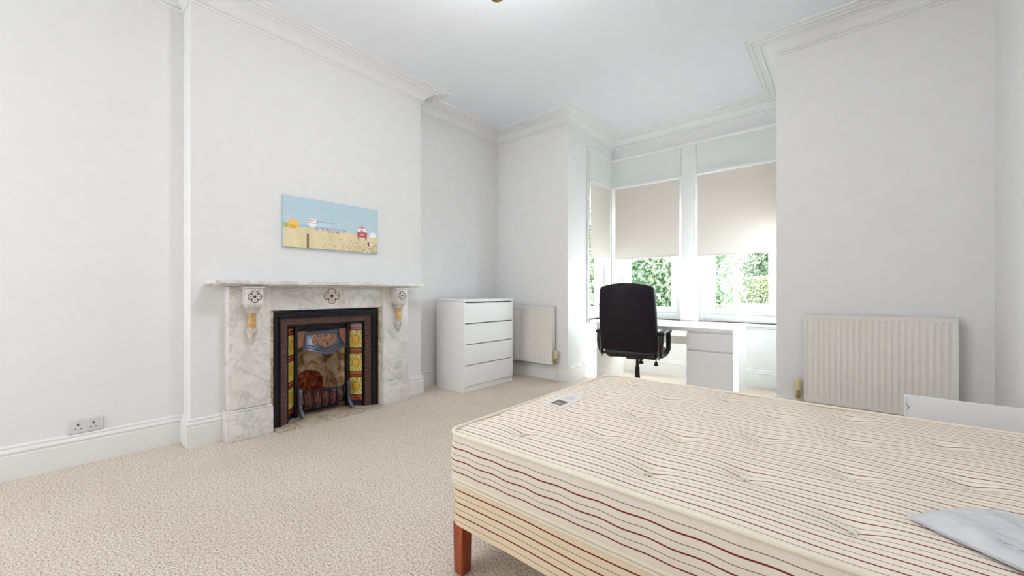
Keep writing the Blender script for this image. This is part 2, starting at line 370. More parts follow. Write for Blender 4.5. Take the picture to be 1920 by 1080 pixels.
# picture rail round the bay, pelmet panels, window architrave
rail = [(0, ZP-.012), (.016, ZP-.010), (.026, ZP), (.026, ZP+.018), (.014, ZP+.026), (0, ZP+.03)]
m = MB(); sweep(m, rail, 6, .448, None); sweep(m, rail, 7); struct('trim_5', m, 'trim')
m = MB().box(XP, XP+.018, 4.50, 4.53, .69, ZP, .004)
m.box(XP, XP+.010, 4.53, 4.558, .69, ZT, .003); struct('trim_6', m, 'trim')
m = MB().box(XP, XP+.006, 4.56, YB, ZT+.002, ZP-.012).box(XP+.006, W1[1], YB-.006, YB, ZT+.002, ZP-.012).box(W2[0], XQ, YB-.006, YB, ZT+.002, ZP-.012)
struct('trim_7', m, 'panel')
# mullion cover boards between the two front windows and at the bay corner
m = MB().box(W1[1]+.012, W2[0]-.012, YB-.014, YB, ZS+.01, ZP-.012, .004).box(W1[1]+.05, W2[0]-.05, YB-.022, YB-.012, ZS+.01, ZT, .004)
m.box(XP+.004, W1[0]-.006, YB-.012, YB, ZS+.01, ZT-.01, .004); struct('trim_8', m, 'trim')
# window boards
m = MB().box(XP, XQ, YB-.045, YB+.14, ZS-.028, ZS, .006).box(XP, XQ, YB-.018, YB, ZS-.05, ZS-.03, .004); struct('trim_9', m, 'trim')
m = MB().box(XP-.14, XP+.03, 4.53, 5.178, ZS-.028, ZS, .006); struct('trim_10', m, 'trim')

# windows: outer frame, sash, pane
def window(name, a0, a1, axis, p, s):
    """axis 0: window in plane y=p spanning x; axis 1: in plane x=p spanning y. s: direction outdoors"""
    root = thing(name, None, None, loc=((a0+a1)/2, p, ZS) if axis == 0 else (p, (a0+a1)/2, ZS), kind='structure')
    def bx(m, u0, u1, d0, d1, z0, z1, r=.005):
        d0, d1 = sorted((p+d0*s, p+d1*s))
        return m.box(u0, u1, d0, d1, z0, z1, r) if axis == 0 else m.box(d0, d1, u0, u1, z0, z1, r)
    def ring(m, u0, u1, z0, z1, w, d0, d1):
        bx(m, u0, u0+w, d0, d1, z0, z1); bx(m, u1-w, u1, d0, d1, z0, z1); bx(m, u0+w, u1-w, d0, d1, z0, z0+w); bx(m, u0+w, u1-w, d0, d1, z1-w, z1)
        return m
    ring(MB(), a0+.001, a1-.001, ZS+.001, ZT-.001, .045, .0, .09).build('timber_lining', 'trim', root)
    ring(MB(), a0+.045, a1-.045, ZS+.045, ZT-.045, .062, .03, .10).build('window_frame', 'upvc', root)
    ring(MB(), a0+.092, a1-.092, ZS+.092, ZT-.092, .075, .012, .07).build('sash', 'upvc', root)
    bx(MB(), a0+.15, a1-.15, .035, .045, ZS+.15, ZT-.15, 0).build('pane', 'glass', root)
    return root
window('window_1', W1[0], W1[1], 0, 5.335, 1)
window('window_2', W2[0], W2[1], 0, 5.335, 1)
window('window_3', 4.56, 5.195, 1, XP-.11, -1)
window('window_4', 4.56, 5.195, 1, XQ+.11, 1)

# ------------------------------------------------------------------ roller blinds
def blind(label, a0, a1, axis, p, s, zb, cord=None):
    root = thing('roller_blind', label, 'blind', loc=((a0+a1)/2, p, zb) if axis == 0 else (p, (a0+a1)/2, zb), group='roller blinds in the bay window')
    n = 14; m = MB(); V = []; F = []
    for i in range(n+1):
        z = ZT-.012-(ZT-.012-zb)*i/n; q = .004*math.sin(i*.9)
        for (a, dd) in ((a0+.008, 0), (a1-.008, 0), (a1-.008, .0015), (a0+.008, .0015)):
            V.append((a, p+(dd)*s, z) if axis == 0 else (p+(dd)*s, a, z))
    for i in range(n):
        for k in range(4): F.append((i*4+k, i*4+(k+1) % 4, (i+1)*4+(k+1) % 4, (i+1)*4+k))
    m.add(V, F); m.build('fabric', 'blind', root)
    def cyl(nm, z, r, mat, e=0):
        a, b = (a0-e, p, z), (a1+e, p, z)
        if axis == 1: a, b = (p, a0-e, z), (p, a1+e, z)
        MB().tube([a, b], r, 14).build(nm, mat, root)
    cyl('bottom_bar', zb+.001, .007, 'blind', -.008); cyl('roller', ZT-.022, .016, 'upvc', -.002)
    if cord:
        m = MB().tube([(cord[0], cord[1], ZT-.03), (cord[0], cord[1], .74)], .0025, 6); m.build('pull_cord', 'cord', root)
        MB().lathe([(0, .70), (.008, .705), (.010, .73), (.004, .75), (0, .752)], (cord[0], cord[1], 0), 12).build('cord_weight', 'cord', root)
    return root
blind('cream roller blind on the narrow side window of the bay, half lowered', 4.585, 5.17, 1, XP+.012, 1, 1.562, (XP+.034, 4.515))
blind('cream roller blind on the front bay window behind the desk chair, half lowered', W1[0]+.005, W1[1]-.004, 0, YB-.022, -1, 1.54)
blind('wide cream roller blind beside the right-hand pier, half lowered over hedge view', W2[0]+.004, W2[1], 0, YB-.022, -1, 1.525)
blind('unseen cream roller blind added on the side window behind the right-hand pier', 4.585, 5.17, 1, XQ-.012, -1, 1.80)  # out of view, added to keep light off the right-hand front blind

# ------------------------------------------------------------------ marble fireplace surround
R = thing('fireplace_surround', 'white veined marble chimneypiece with carved corbels on the chimney breast', 'fireplace', (XB, FY, 0))
m = MB().box(XB, -3.232, FY-.865, FY+.865, 1.134, 1.162, .004).box(XB, -3.27, FY-.83, FY+.83, 1.122, 1.135, .003)
m.build('mantel_shelf', 'marble', R)
MB().box(XB, -3.385, FY-.49, FY+.49, .935, 1.122, .002).build('frieze', 'marble', R)
for s in (-1, 1):
    def yy(a, b): return sorted((FY+s*a, FY+s*b))
    y0, y1 = yy(.485, .755)
    leg = MB().box(XB, -3.365, y0, y1, .225, 1.121, .003).build('pilaster', 'marble', R)
    y0, y1 = yy(.472, .772)
    m = MB().box(XB, -3.345, y0, y1, 0, .205, .004).box(XB, -3.353, y0+.006, y1-.006, .205, .222, .006); m.build('plinth', 'marble', leg)
    y0, y1 = yy(.455, .484); MB().box(XB, -3.40, y0, y1, 0, .935, .002).build('inner_slip', 'marble2', R)
    yc = FY+s*.622
    m = MB().box(-3.365, -3.262, yc-.056, yc+.056, .985, 1.121, .004).box(-3.365, -3.252, yc-.066, yc+.066, 1.106, 1.121, .004)
    cb = m.build('corbel', 'marble', R)
    MB().lathe([(.0, .985), (.062, .985), (.062, .974), (.056, .970), (.058, .962), (.046, .950), (.036, .93), (.034, .925), (0, .925)], (-3.318, yc, 0), 20).build('capital', 'corbel', cb)
    MB().lathe([(0, .926), (.026, .926), (.026, .812), (0, .812)], (-3.320, yc, 0), 20).build('shaft', 'ochre', cb)
    MB().lathe([(0, .815), (.036, .812), (.038, .80), (.034, .788), (.030, .77), (.026, .75), (.014, .715), (.004, .69), (0, .688)], (-3.326, yc, 0), 20).build('pendant', 'corbel', cb)
def quatrefoil(x, yc, zc, r, parent, m1, m2, w=.0032):
    V = []
    a = r*.52; q = r*.48
    for k in range(4):
        t0 = k*PI/2; cx, cy_ = a*math.cos(t0), a*math.sin(t0)
        for j in range(13):
            ph = t0-PI*.62+PI*1.24*j/12; V.append((x, yc+cx+q*math.cos(ph), zc+cy_+q*math.sin(ph)))
    o = MB().tube(V, w, 6, closed=True); 
    for k in range(4):
        t0 = k*PI/2; o.add([(x+.003, yc+r*.62*math.cos(t0)+r*.08*math.cos(p_), zc+r*.62*math.sin(t0)+r*.08*math.sin(p_)) for p_ in [i*PI/4 for i in range(8)]], [tuple(range(8))])
        t0 += PI/4; o.add([(x+.003, yc+r*.52*math.cos(t0)+r*.05*math.cos(p_), zc+r*.52*math.sin(t0)+r*.05*math.sin(p_)) for p_ in [i*PI/4 for i in range(8)]], [tuple(range(8))])
    o = o.build('quatrefoil_inlay', m1, parent)
    m = MB(); n = 16; m.add([(x+.002, yc+r*.22*math.cos(2*PI*k/n), zc+r*.22*math.sin(2*PI*k/n)) for k in range(n)]+[(x+.006, yc+r*.12*math.cos(2*PI*k/n), zc+r*.12*math.sin(2*PI*k/n)) for k in range(n)],
          [(k, (k+1) % n, n+(k+1) % n, n+k) for k in range(n)]+[tuple(range(n, 2*n))]); m.build('boss', m2, o)
quatrefoil(-3.384, FY-.003, 1.045, .066, R, 'gold_in', 'dark_in')
for o in [c for c in R.children if c.name.startswith('corbel')]:
    s = -1 if o.data.vertices[0].co.y < 0 else 1
    quatrefoil(-3.261, FY+s*.622, 1.045, .044, R, 'dark_in', 'dark_in', .0022)
m = MB().box(-3.95, -3.30, FY-.45, FY+.45, .0005, .012, .003); m.build('hearth_slab', 'hearth', R)

# ------------------------------------------------------------------ cast iron insert
I = thing('fireplace_insert', 'black cast iron fireplace insert with yellow flower tiles and grey hood', 'fireplace', (-3.5, FY, .012))
def frame(name, mat, o, prof, zt, parent=I):
    """mitred frame: prof list of (distance from outer edge, x)"""
    m = MB(); V = []; n = len(prof)
    for (d, x) in prof: V.append((x, FY-o+d, .013))
    for (d, x) in prof: V.append((x, FY-o+d, zt-d))
    for (d, x) in prof: V.append((x, FY+o-d, zt-d))
    for (d, x) in prof: V.append((x, FY+o-d, .013))
    F = [(j*n+k, j*n+(k+1) % n, (j+1)*n+(k+1) % n, (j+1)*n+k) for j in range(3) for k in range(n)]+[tuple(range(n)), tuple(range(3*n, 4*n))]
    return m.add(V, F).build(name, mat, parent, smooth=25)
frame('outer_frame', 'iron', .453, [(0, -3.50), (0, -3.410), (.006, -3.402), (.016, -3.402), (.020, -3.412), (.040, -3.412), (.044, -3.404), (.056, -3.404), (.062, -3.425), (.062, -3.50)], .923)
frame('embossed_band', 'brown_iron', .391, [(0, -3.50), (0, -3.428), (.048, -3.440), (.052, -3.445), (.052, -3.50)], .861)
frame('inner_moulding', 'iron', .339, [(0, -3.52), (0, -3.452), (.010, -3.447), (.018, -3.47), (.018, -3.52)], .809)
XO, XI, DO, DI = -3.462, -3.562, .322, .243
for s in (-1, 1):
    # backing for tiles
    ty = lambda u: FY+s*(DO+(DI-DO)*u); tx = lambda u: XO+(XI-XO)*u
    m = MB().add([(tx(0)-.012, ty(0)+s*.006, .013), (tx(1)-.012, ty(1)+s*.006, .013), (tx(1)-.012, ty(1)+s*.006, .80), (tx(0)-.012, ty(0)+s*.006, .80),
                  (tx(0)-.03, ty(0)+s*.03, .013), (tx(1)-.03, ty(1)+s*.03, .013), (tx(1)-.03, ty(1)+s*.03, .80), (tx(0)-.03, ty(0)+s*.03, .80)],
                 [(0, 1, 2, 3), (4, 5, 6, 7), (0, 1, 5, 4), (3, 2, 6, 7), (0, 3, 7, 4), (1, 2, 6, 5)]); m.build('tile_backing', 'iron', I, smooth=0)
    for k, (z0, z1, kind) in enumerate([(.060, .115, 'b'), (.115, .280, 't'), (.280, .335, 'b'), (.335, .500, 't'), (.500, .555, 'b'), (.555, .720, 't'), (.720, .785, 'b')]):
        g = .0015; m = MB(); e = .05
        m.add([(tx(e), ty(e), z0+g), (tx(1-e), ty(1-e), z0+g), (tx(1-e), ty(1-e), z1-g), (tx(e), ty(e), z1-g),
               (tx(e)-.014, ty(e)+s*.008, z0+g), (tx(1-e)-.014, ty(1-e)+s*.008, z0+g), (tx(1-e)-.014, ty(1-e)+s*.008, z1-g), (tx(e)-.014, ty(e)+s*.008, z1-g)],
              [(0, 1, 2, 3), (4, 5, 6, 7), (0, 1, 5, 4), (3, 2, 6, 7), (0, 3, 7, 4), (1, 2, 6, 5)])
        m.uv = [(.1, 0), (.9, 0), (.9, 1), (.1, 1), (.1, 0), (.9, 0), (.9, 1), (.1, 1)]
        m.build('flower_tile' if kind == 't' else 'border_tile', 'tile' if kind == 't' else 'band', I, smooth=0)
    y0, y1 = sorted((FY+s*.243, FY+s*.216)); MB().box(-3.60, -3.545, y0, y1, .013, .80, .006).build('inner_bar', 'iron', I)
# header plate above the opening
MB().box(-3.60, -3.565, FY-.30, FY+.30, .74, .815, .004).build('header_bar', 'iron', I)
MB().box(-3.60, -3.566, FY-.216, FY+.216, .60, .742, .002).build('hood_back_plate', 'copper', I)
# hood: flared shield with wavy lower lip
def hood_pt(u, v):   # u -1..1, v 0 (bottom)..1 (top)
    w = .150+(1-v)**2*.045
    zt = .742; zb = .560-.028*math.cos(u*PI)*1.0 - .010*(abs(u)**4)
    z = zb+(zt-zb)*v; x = -3.568+.085*(1-v)**1.3*(1-.35*u*u)+.022*(1-u*u)
    return (x, FY+u*w, z)
nu, nv = 28, 12; m = MB(); V = [hood_pt(-1+2*i/nu, j/nv) for j in range(nv+1) for i in range(nu+1)]
V += [(p[0]-.008, p[1], p[2]) for p in V]; N = (nu+1)*(nv+1); F = []
for j in range(nv):
    for i in range(nu):
        a = j*(nu+1)+i; F += [(a, a+1, a+nu+2, a+nu+1), (N+a, N+a+nu+1, N+a+nu+2, N+a+1)]
for i in range(nu): F += [(i, N+i, N+i+1, i+1), (nv*(nu+1)+i, nv*(nu+1)+i+1, N+nv*(nu+1)+i+1, N+nv*(nu+1)+i)]
for j in range(nv): a = j*(nu+1); F += [(a, a+nu+1, N+a+nu+1, N+a), (a+nu, N+a+nu, N+a+2*nu+1, a+2*nu+1)]
m.add(V, F); hood = m.build('hood', 'grey_iron', I)
m = MB()
for off in (.0, .14, .26):
    pts = [hood_pt(-1+2*i/24, .02+off*.9) for i in range(25)]; m.tube([(p[0]+.004, p[1], p[2]) for p in pts], .0045, 6)
for u in (-.95, .95): m.tube([(hood_pt(u, j/8)[0]+.004, hood_pt(u, j/8)[1], hood_pt(u, j/8)[2]) for j in range(9)], .0045, 6)
m.tube([(hood_pt(-1+2*i/24, .97)[0]+.004, hood_pt(-1+2*i/24, .97)[1], hood_pt(-1+2*i/24, .97)[2]) for i in range(25)], .0045, 6)
m.build('hood_moulding', 'grey_iron', hood)
m = MB(); q = 14; V = []
for j in range(q+1):
    for i in range(q+1):
        u = -.74+1.48*i/q; v = .36+.46*j/q - (.06*math.cos(u/.74*PI) if j < 1 else 0)
        p = hood_pt(u*(1-.12*(1-j/q)), v); V.append((p[0]+.005, p[1], p[2]))
m.add(V, [(j*(q+1)+i, j*(q+1)+i+1, (j+1)*(q+1)+i+1, (j+1)*(q+1)+i) for j in range(q) for i in range(q)]); m.build('engraved_panel', 'scroll', hood)
# firebox lining
m = MB().box(-3.90, -3.87, FY-.24, FY+.24, .012, .62); m.build('fireback', 'firebrick', I)
pts = [(FY+.135*math.cos(a), .235+.11*math.sin(a)) for a in [PI*k/14 for k in range(15)]]+[(FY-.135, .06), (FY+.135, .06)]
MB().prism(pts, 0, -3.872, -3.855).build('fireback_arch', 'redbrick', I)
for s in (-1, 1):
    a = FY+s*.216; b = FY+s*.16
    MB().add([(-3.60, a, .013), (-3.86, b, .013), (-3.86, b, .74), (-3.60, a, .74), (-3.60, a+s*.03, .013), (-3.88, b+s*.08, .013), (-3.88, b+s*.08, .74), (-3.60, a+s*.03, .74)],
             [(0, 1, 2, 3), (4, 5, 6, 7), (0, 1, 5, 4), (3, 2, 6, 7), (0, 3, 7, 4), (1, 2, 6, 5)]).build('firebox_cheek', 'firebrick', I, smooth=0)
MB().box(-3.88, -3.605, FY-.2, FY+.2, .60, .74).build('throat_plate', 'iron', I)
m = MB()      # raked ash and rubble bed behind the grate
V = []; q = 16
for j in range(q+1):
    for i in range(q+1):
        x = -3.86+.27*j/q; y = FY-.20+.40*i/q; V.append((x, y, .085+.06*(1-j/q)+.022*rng.random()))
for i, p in enumerate(list(V)): V.append((p[0], p[1], .05))
N = (q+1)**2; F = [(j*(q+1)+i, j*(q+1)+i+1, (j+1)*(q+1)+i+1, (j+1)*(q+1)+i) for j in range(q) for i in range(q)]; F += [tuple(N+k for k in f) for f in F]
F += [(q*(q+1)+i, q*(q+1)+i+1, N+q*(q+1)+i+1, N+q*(q+1)+i) for i in range(q)]
m.add(V, F).build('fire_bed', 'redbrick', I)
G = MB().tube([(-3.545, FY-.20, .205), (-3.52, FY-.10, .208), (-3.508, FY, .210), (-3.52, FY+.10, .208), (-3.545, FY+.20, .205)], .008, 8)
G.tube([(-3.555, FY-.20, .075), (-3.53, FY-.10, .075), (-3.52, FY, .075), (-3.53, FY+.10, .075), (-3.555, FY+.20, .075)], .009, 8)
grate = G.build('grate', 'iron', I)
for k in range(11):
    u = -1+2*k/10; y = FY+u*.172; b = .030*(1-u*u)
    MB().tube([(-3.55+b, y, .072), (-3.528+b, y, .105), (-3.522+b, y, .15), (-3.532+b, y, .185), (-3.54+b*.9, y, .215), (-3.53+b, y, .228)], [.009, .010, .009, .008, .008, .005], 6).build('grate_bar', 'grey_iron' if k % 2 else 'iron', grate)
for s in (-1, 1):
    y = FY+s*.214
    MB().tube([(-3.54, y, .255), (-3.515, y, .245), (-3.50, y, .20), (-3.515, y, .14), (-3.50, y, .085), (-3.465, y, .045), (-3.455, y, .025)], [.012, .016, .018, .015, .016, .018, .012], 8).build('grate_leg', 'grey_iron', grate)

# ------------------------------------------------------------------ canvas picture (painted by face colours)
P = thing('canvas_picture', 'wide beach scene canvas print hanging above the marble mantel', 'picture', (XB, 1.656, 1.448))
MB().box(XB, XB+.030, 1.236, 2.076, 1.448, 1.866, .002).build('stretched_canvas', plain('canvas_edge', (176, 200, 206), .8), P)
nx, nz = 190, 84
def pic(u, v):
    r = lambda: random.random()
    n = math.sin(u*23)*.5+math.sin(u*61+v*9)*.3
    if v > .42: c = (188-14*v+4*n, 206-6*v, 210+2*v)
    else: c = (168, 196, 214)
    hz = .385+.035*math.sin(u*3+.6)
    if v < hz: c = (214+10*n+r()*8, 200+8*n+r()*8, 158+14*n+r()*10)
    if hz < v < .47 and u < .62: c = (150+20*r(), 178+20*r(), 208+10*r())
    if .36 < v < hz+.02 and .26 < u < .62 and r() < .45: c = random.choice([(206, 130, 124), (96, 112, 148), (232, 226, 220), (70, 80, 80), (220, 190, 180)])
    if (u-.09)**2/.0028+(v-.45)**2/.010 < 1: c = (226+10*r(), 184+14*r(), 90+30*r())
    if .06 < u < .11 and .37 < v < .44: c = (214, 160, 50)
    if u < .05 and .38 < v < .46: c = (170, 176, 96)
    # white pavilion
    if .23 < u < .31 and .46 < v < .60: c = (240, 236, 234)
    if .23 < u < .31 and (.555 < v < .57 or .51 < v < .52): c = (184, 96, 100)
    if .24 < u < .30 and .43 < v < .47 and abs(u-.27) < (v-.41)*.8: c = (228, 232, 240)
    if .31 < u < .49 and .545 < v < .565 and r() < .6: c = (96, 104, 118)
    if .31 < u < .47 and .47 < v < .54: c = (176+20*r(), 206+10*r(), 216)
    # red lifeguard hut
    if .75 < u < .87 and .33 < v < .45: c = (176+12*r(), 74+20*r(), 88)
    if .79 < u < .83 and .38 < v < .42: c = (220, 150, 150)
    if .76 < u < .86 and .45 < v < .535: c = (238, 232, 232)
    if .79 < u < .82 and .47 < v < .50: c = (120, 120, 130)
    if .535 <= v < .60 and abs(u-.81) < .05*(1-(v-.535)/.065): c = (208, 124, 130)
    if .90 < u < .98 and .36 < v < .44: c = (232, 234, 240)
    if .44 <= v < .49 and abs(u-.94) < .04*(1-(v-.44)/.05): c = (220, 228, 236)
    if (abs(u-.77) < .006 or abs(u-.855) < .006) and .27 < v < .33: c = (90, 74, 76)
    # posts and grasses
    if abs(u-.225) < .011 and v < .29: c = (110, 96, 56)
    if abs(u-.885) < .008 and .14 < v < .24: c = (74, 66, 60)
    g = max(0, (u-.25))*1.05*(1-v/.28)**.8*(.65+.35*math.sin(u*47+v*30))
    if v < .28 and r() < g: c = random.choice([(236, 222, 200), (214, 196, 176), (112, 100, 76), (140, 128, 96), (84, 76, 60), (186, 170, 128), (92, 100, 74)])
    return L(tuple(max(0, min(255, x*1.04+8)) for x in c))
V = [(XB+.0306, 1.238+.836*i/nx, 1.450+.414*j/nz) for j in range(nz+1) for i in range(nx+1)]
me = bpy.data.meshes.new('beach_print'); o0 = P.location
me.from_pydata([Vector(p)-o0 for p in V], [], [(j*(nx+1)+i, j*(nx+1)+i+1, (j+1)*(nx+1)+i+1, (j+1)*(nx+1)+i) for j in range(nz) for i in range(nx)])
ca = me.color_attributes.new('Col', 'FLOAT_COLOR', 'CORNER'); cols = []
for j in range(nz):
    for i in range(nx): cols += list(pic((i+.5)/nx, (j+.5)/nz))*4
ca.data.foreach_set('color', cols); me.materials.append(M['print'])
o = bpy.data.objects.new('beach_print', me); C.objects.link(o); o.parent = P

# ------------------------------------------------------------------ chest of drawers
D = thing('chest_of_drawers', 'white four-drawer chest standing in the alcove right of the fireplace', 'chest of drawers', (-3.32, 3.277, 0))
x0, x1, y0, y1 = -3.545, -3.084, 2.876, 3.678
MB().box(x0, x1-.004, y0, y0+.02, .0, .972, .0015).box(x0, x1-.004, y1-.02, y1, .0, .972, .0015).box(x0, x0+.008, y0+.02, y1-.02, .02, .972).build('carcass', 'furn', D)
MB().box(x0, x1+.002, y0-.001, y1+.001, .973, 1.0, .002).build('top_panel', 'furn', D)
MB().box(x1-.03, x1-.012, y0+.021, y1-.021, .0, .062, .0015).build('kickboard', 'furn', D)
for k in range(4):
    z0 = .068+k*.2255; z1 = z0+.2135
    m = MB(); poly = [(x1-.018, z0), (x1+.0, z0), (x1+.0, z1-.004), (x1-.012, z1+.003), (x1-.018, z1+.003)]
    m.prism(poly, 1, 0, 1); m.v = [(p[0], y0+.003 if p[1] == 0 else y1-.003, p[2]) for p in m.v]
    dr = m.build('drawer', 'furn', D, smooth=0)
    MB().box(x0+.02, x1-.0185, y0+.03, y1-.03, z0+.012, z1-.06, .002).build('drawer_box', 'furn', dr)

# ------------------------------------------------------------------ radiators
def radiator(label, xa, xb, n, valve_x, vs):
    Rr = thing('radiator', label, 'radiator', ((xa+xb)/2, YF-.06, .2), group='white panel radiators on the far wall')
    yf = YF-.1; z0, z1 = .2, .9; m = MB(); V = []
    xs = []; dep = []
    p = (xb-xa-.03)/n
    xs.append(xa); dep.append(0)
    for k in range(n):
        b = xa+.015+k*p
        for f, d in ((.12, 0), (.3, 1), (.7, 1), (.88, 0)): xs.append(b+p*f); dep.append(d)
    xs.append(xb); dep.append(0)
    zl = [(z0, 0), (z0+.03, 0), (z0+.048, 1), (z1-.052, 1), (z1-.034, 0), (z1, 0)]; nxx = len(xs)
    for z, f in zl:
        for x, d in zip(xs, dep): V.append((x, yf+(.010 if n == 18 else .005)*(d*f), z))
    N = len(V); V += [(x, yf+.016, z) for z, f in zl for x in xs]
    F = [(j*nxx+i, j*nxx+i+1, (j+1)*nxx+i+1, (j+1)*nxx+i) for j in range(len(zl)-1) for i in range(nxx-1)]
    F += [tuple(N+k for k in f) for f in F]
    F += [(i, i+1, N+i+1, N+i) for i in range(nxx-1)]+[((len(zl)-1)*nxx+i, (len(zl)-1)*nxx+i+1, N+(len(zl)-1)*nxx+i+1, N+(len(zl)-1)*nxx+i) for i in range(nxx-1)]
    m.add(V, F).build('front_panel', 'rad', Rr, smooth=30)
    m = MB()
    for k in range(n):
        q = xa+.015+(k+.5)*p; m.box(q-p*.22, q+p*.22, yf-.0025, yf+.004, z1-.036, z1-.029, .002, 1)
    m.build('pressed_notches', 'rad', Rr, kind='stuff')
    MB().box(xa+.01, xb-.01, yf+.062, yf+.076, z0, z1-.01, .003).build('back_panel', 'rad', Rr)
    m = MB()
    for k in range(n): m.box(xa+.03+k*p, xa+.03+k*p+.006, yf+.018, yf+.060, z0+.03, z1-.04)
    m.build('convector_fins', 'rad', Rr, kind='stuff')
    for x in (xa, xb-.006): MB().box(x, x+.006, yf-.001, yf+.072, z0+.004, z1+.004, .002).build('side_cover', 'rad', Rr)
    g = MB().box(xa+.006, xb-.006, yf, yf+.008, z1-.001, z1+.004).box(xa+.006, xb-.006, yf+.062, yf+.070, z1-.001, z1+.004)
    k = xa+.012
    while k < xb-.02: g.box(k, k+.006, yf+.008, yf+.062, z1-.001, z1+.004); k += .018
    g.build('top_grille', 'rad', Rr)
    for x in (xa+.15, xb-.15): MB().box(x-.015, x+.015, yf+.077, YF-.0005, z0+.08, z1-.15, .002).build('wall_bracket', 'steel', Rr)
    # thermostatic valve
    vy = yf+.035
    m = MB().tube([(valve_x, vy, .285), (valve_x, vy, .235)], .014, 12).tube([(valve_x, vy, .245), (valve_x+vs*.028, vy, .245)], .011, 10).lathe([(0, .205), (.016, .205), (.018, .215), (.016, .238), (0, .238)], (valve_x, vy, 0), 6)
    m.build('valve_body', 'brass', Rr)
    hd = MB().lathe([(0, .278), (.020, .278), (.023, .29), (.0235, .34), (.0215, .362), (.014, .372), (0, .374)], (valve_x, vy, 0), 20).build('valve_head', 'cream', Rr)
    m = MB()
    for k in range(12):
        a = k*PI/6; m.box(-.002, .002, .022, .0255, .30, .355)
        for i in range(8): 
            x, y, z = m.v[-8+i]; m.v[-8+i] = (valve_x+x*math.cos(a)-y*math.sin(a), vy+x*math.sin(a)+y*math.cos(a), z)
    m.build('grip_ridge', 'cream', hd)
    MB().tube([(valve_x, vy, .206), (valve_x+.004, vy-.002, .12), (valve_x+.012, vy-.01, .06), (valve_x+.012, vy-.01, .0)], .0085, 10).build('pipe', 'pipe', Rr)
    MB().tube([((xb if vs > 0 else xa)-vs*(-.012 if 0 else .0), vy, .245), ((xb if vs > 0 else xa)+vs*.03, vy, .245)], .010, 10).build('lockshield_valve', 'brass', Rr)
    MB().tube([((xb if vs > 0 else xa)+vs*.03, vy, .27), ((xb if vs > 0 else xa)+vs*.03, vy, .0)], .0085, 10).build('pipe', 'pipe', Rr)
    return Rr
radiator('narrow white panel radiator on the left pier half hidden behind the white chest', -3.36, -2.70, 18, -2.668, -1)
radiator('wide white panel radiator on the right pier beyond the bed', -.249, .590, 23, -.290, 1)

# ------------------------------------------------------------------ desk
K = thing('desk', 'white desk with drawer pedestal standing in the bay window', 'desk', (-1.49, 4.44, 0))
dx0, dx1, dy0, dy1, zt = -2.19, -.79, 4.115, 4.765, .73
MB().box(dx0, dx1, dy0, dy1, zt-.038, zt, .002).build('desktop', 'furn', K)
MB().box(dx0, dx0+.038, dy0, dy1, 0, zt-.0385, .002).build('side_panel', 'furn', K)
MB().box(dx1-.038, dx1, dy0+.02, dy1, 0, zt-.0385, .002).build('side_panel', 'furn', K)
MB().box(dx0+.039, -1.20, dy1-.10, dy1-.08, .49, .578, .002).build('back_rail', 'furn', K)
MB().box(-1.177, dx1-.039, dy0+.020, dy0+.03, .012, .69).build('pedestal_front', 'furn', K)
MB().box(-1.197, -1.178, dy0+.02, dy1-.02, .01, zt-.039, .0015).box(-1.178, dx1-.039, dy1-.05, dy1-.03, .02, zt-.039).build('pedestal_case', 'furn', K)
def front(z0, z1, nm):
    m = MB(); poly = [(dy0+.019, z0), (dy0+.001, z0), (dy0+.001, z1-.012), (dy0+.010, z1), (dy0+.019, z1)]
    m.prism(poly, 0, -1.197, dx1-.002); return m.build(nm, 'furn', K, smooth=0)
dd = front(.515, .672, 'drawer'); MB().box(-1.17, dx1-.045, dy0+.02, dy0+.5, .53, .64).build('drawer_box', 'furn', dd)
front(.012, .497, 'door')

# ------------------------------------------------------------------ office chair
A = math.radians(9)
O = thing('office_chair', 'black leather swivel chair with padded arms pulled up to the white desk', 'office chair', (-1.654, 4.0, 0), A)
def bend(x, y, z):     # back cushion: lean and slight wrap
    k = (z-.50)/.65
    y2 = y-.13*k-.02*math.sin(k*PI) + .055*(x/.27)**2*(.4+.6*k)
    if k > .8: z = z-.035*(x/.27)**2*(k-.8)/.2
    w = 1-.05*k+.03*math.sin(k*PI)
    return (x*w, y2, z)
back = MB().box(-.272, .272, -.395, -.30, .505, 1.165, .04, 4, (10, 1, 14), bend).build('backrest', 'leather', O, world=False, smooth=60)
MB().tube([bend(x, -.397, .955) for x in [-.26+.52*i/16 for i in range(17)]], .004, 6).build('seam', 'leather', back, world=False)
m = MB().box(-.235, .235, -.315, -.24, .62, 1.12, .035, 4, (8, 1, 10), lambda x, y, z: (lambda p: (p[0], p[1], p[2]))(bend(x, y, z)))
m.build('back_cushion', 'leather', O, world=False, smooth=60)
m = MB().box(-.25, .25, -.30, .235, .42, .52, .045, 4, (8, 8, 1), lambda x, y, z: (x, y, z+.012*math.cos(x*6)+.02*(y/.25)**2*(1 if y > 0 else 0)*-1))
m.build('seat', 'leather', O, world=False, smooth=60)
MB().box(-.235, .235, -.35, -.28, .455, .515, .02, 3).build('lower_back_rail', 'blackp', O, world=False)
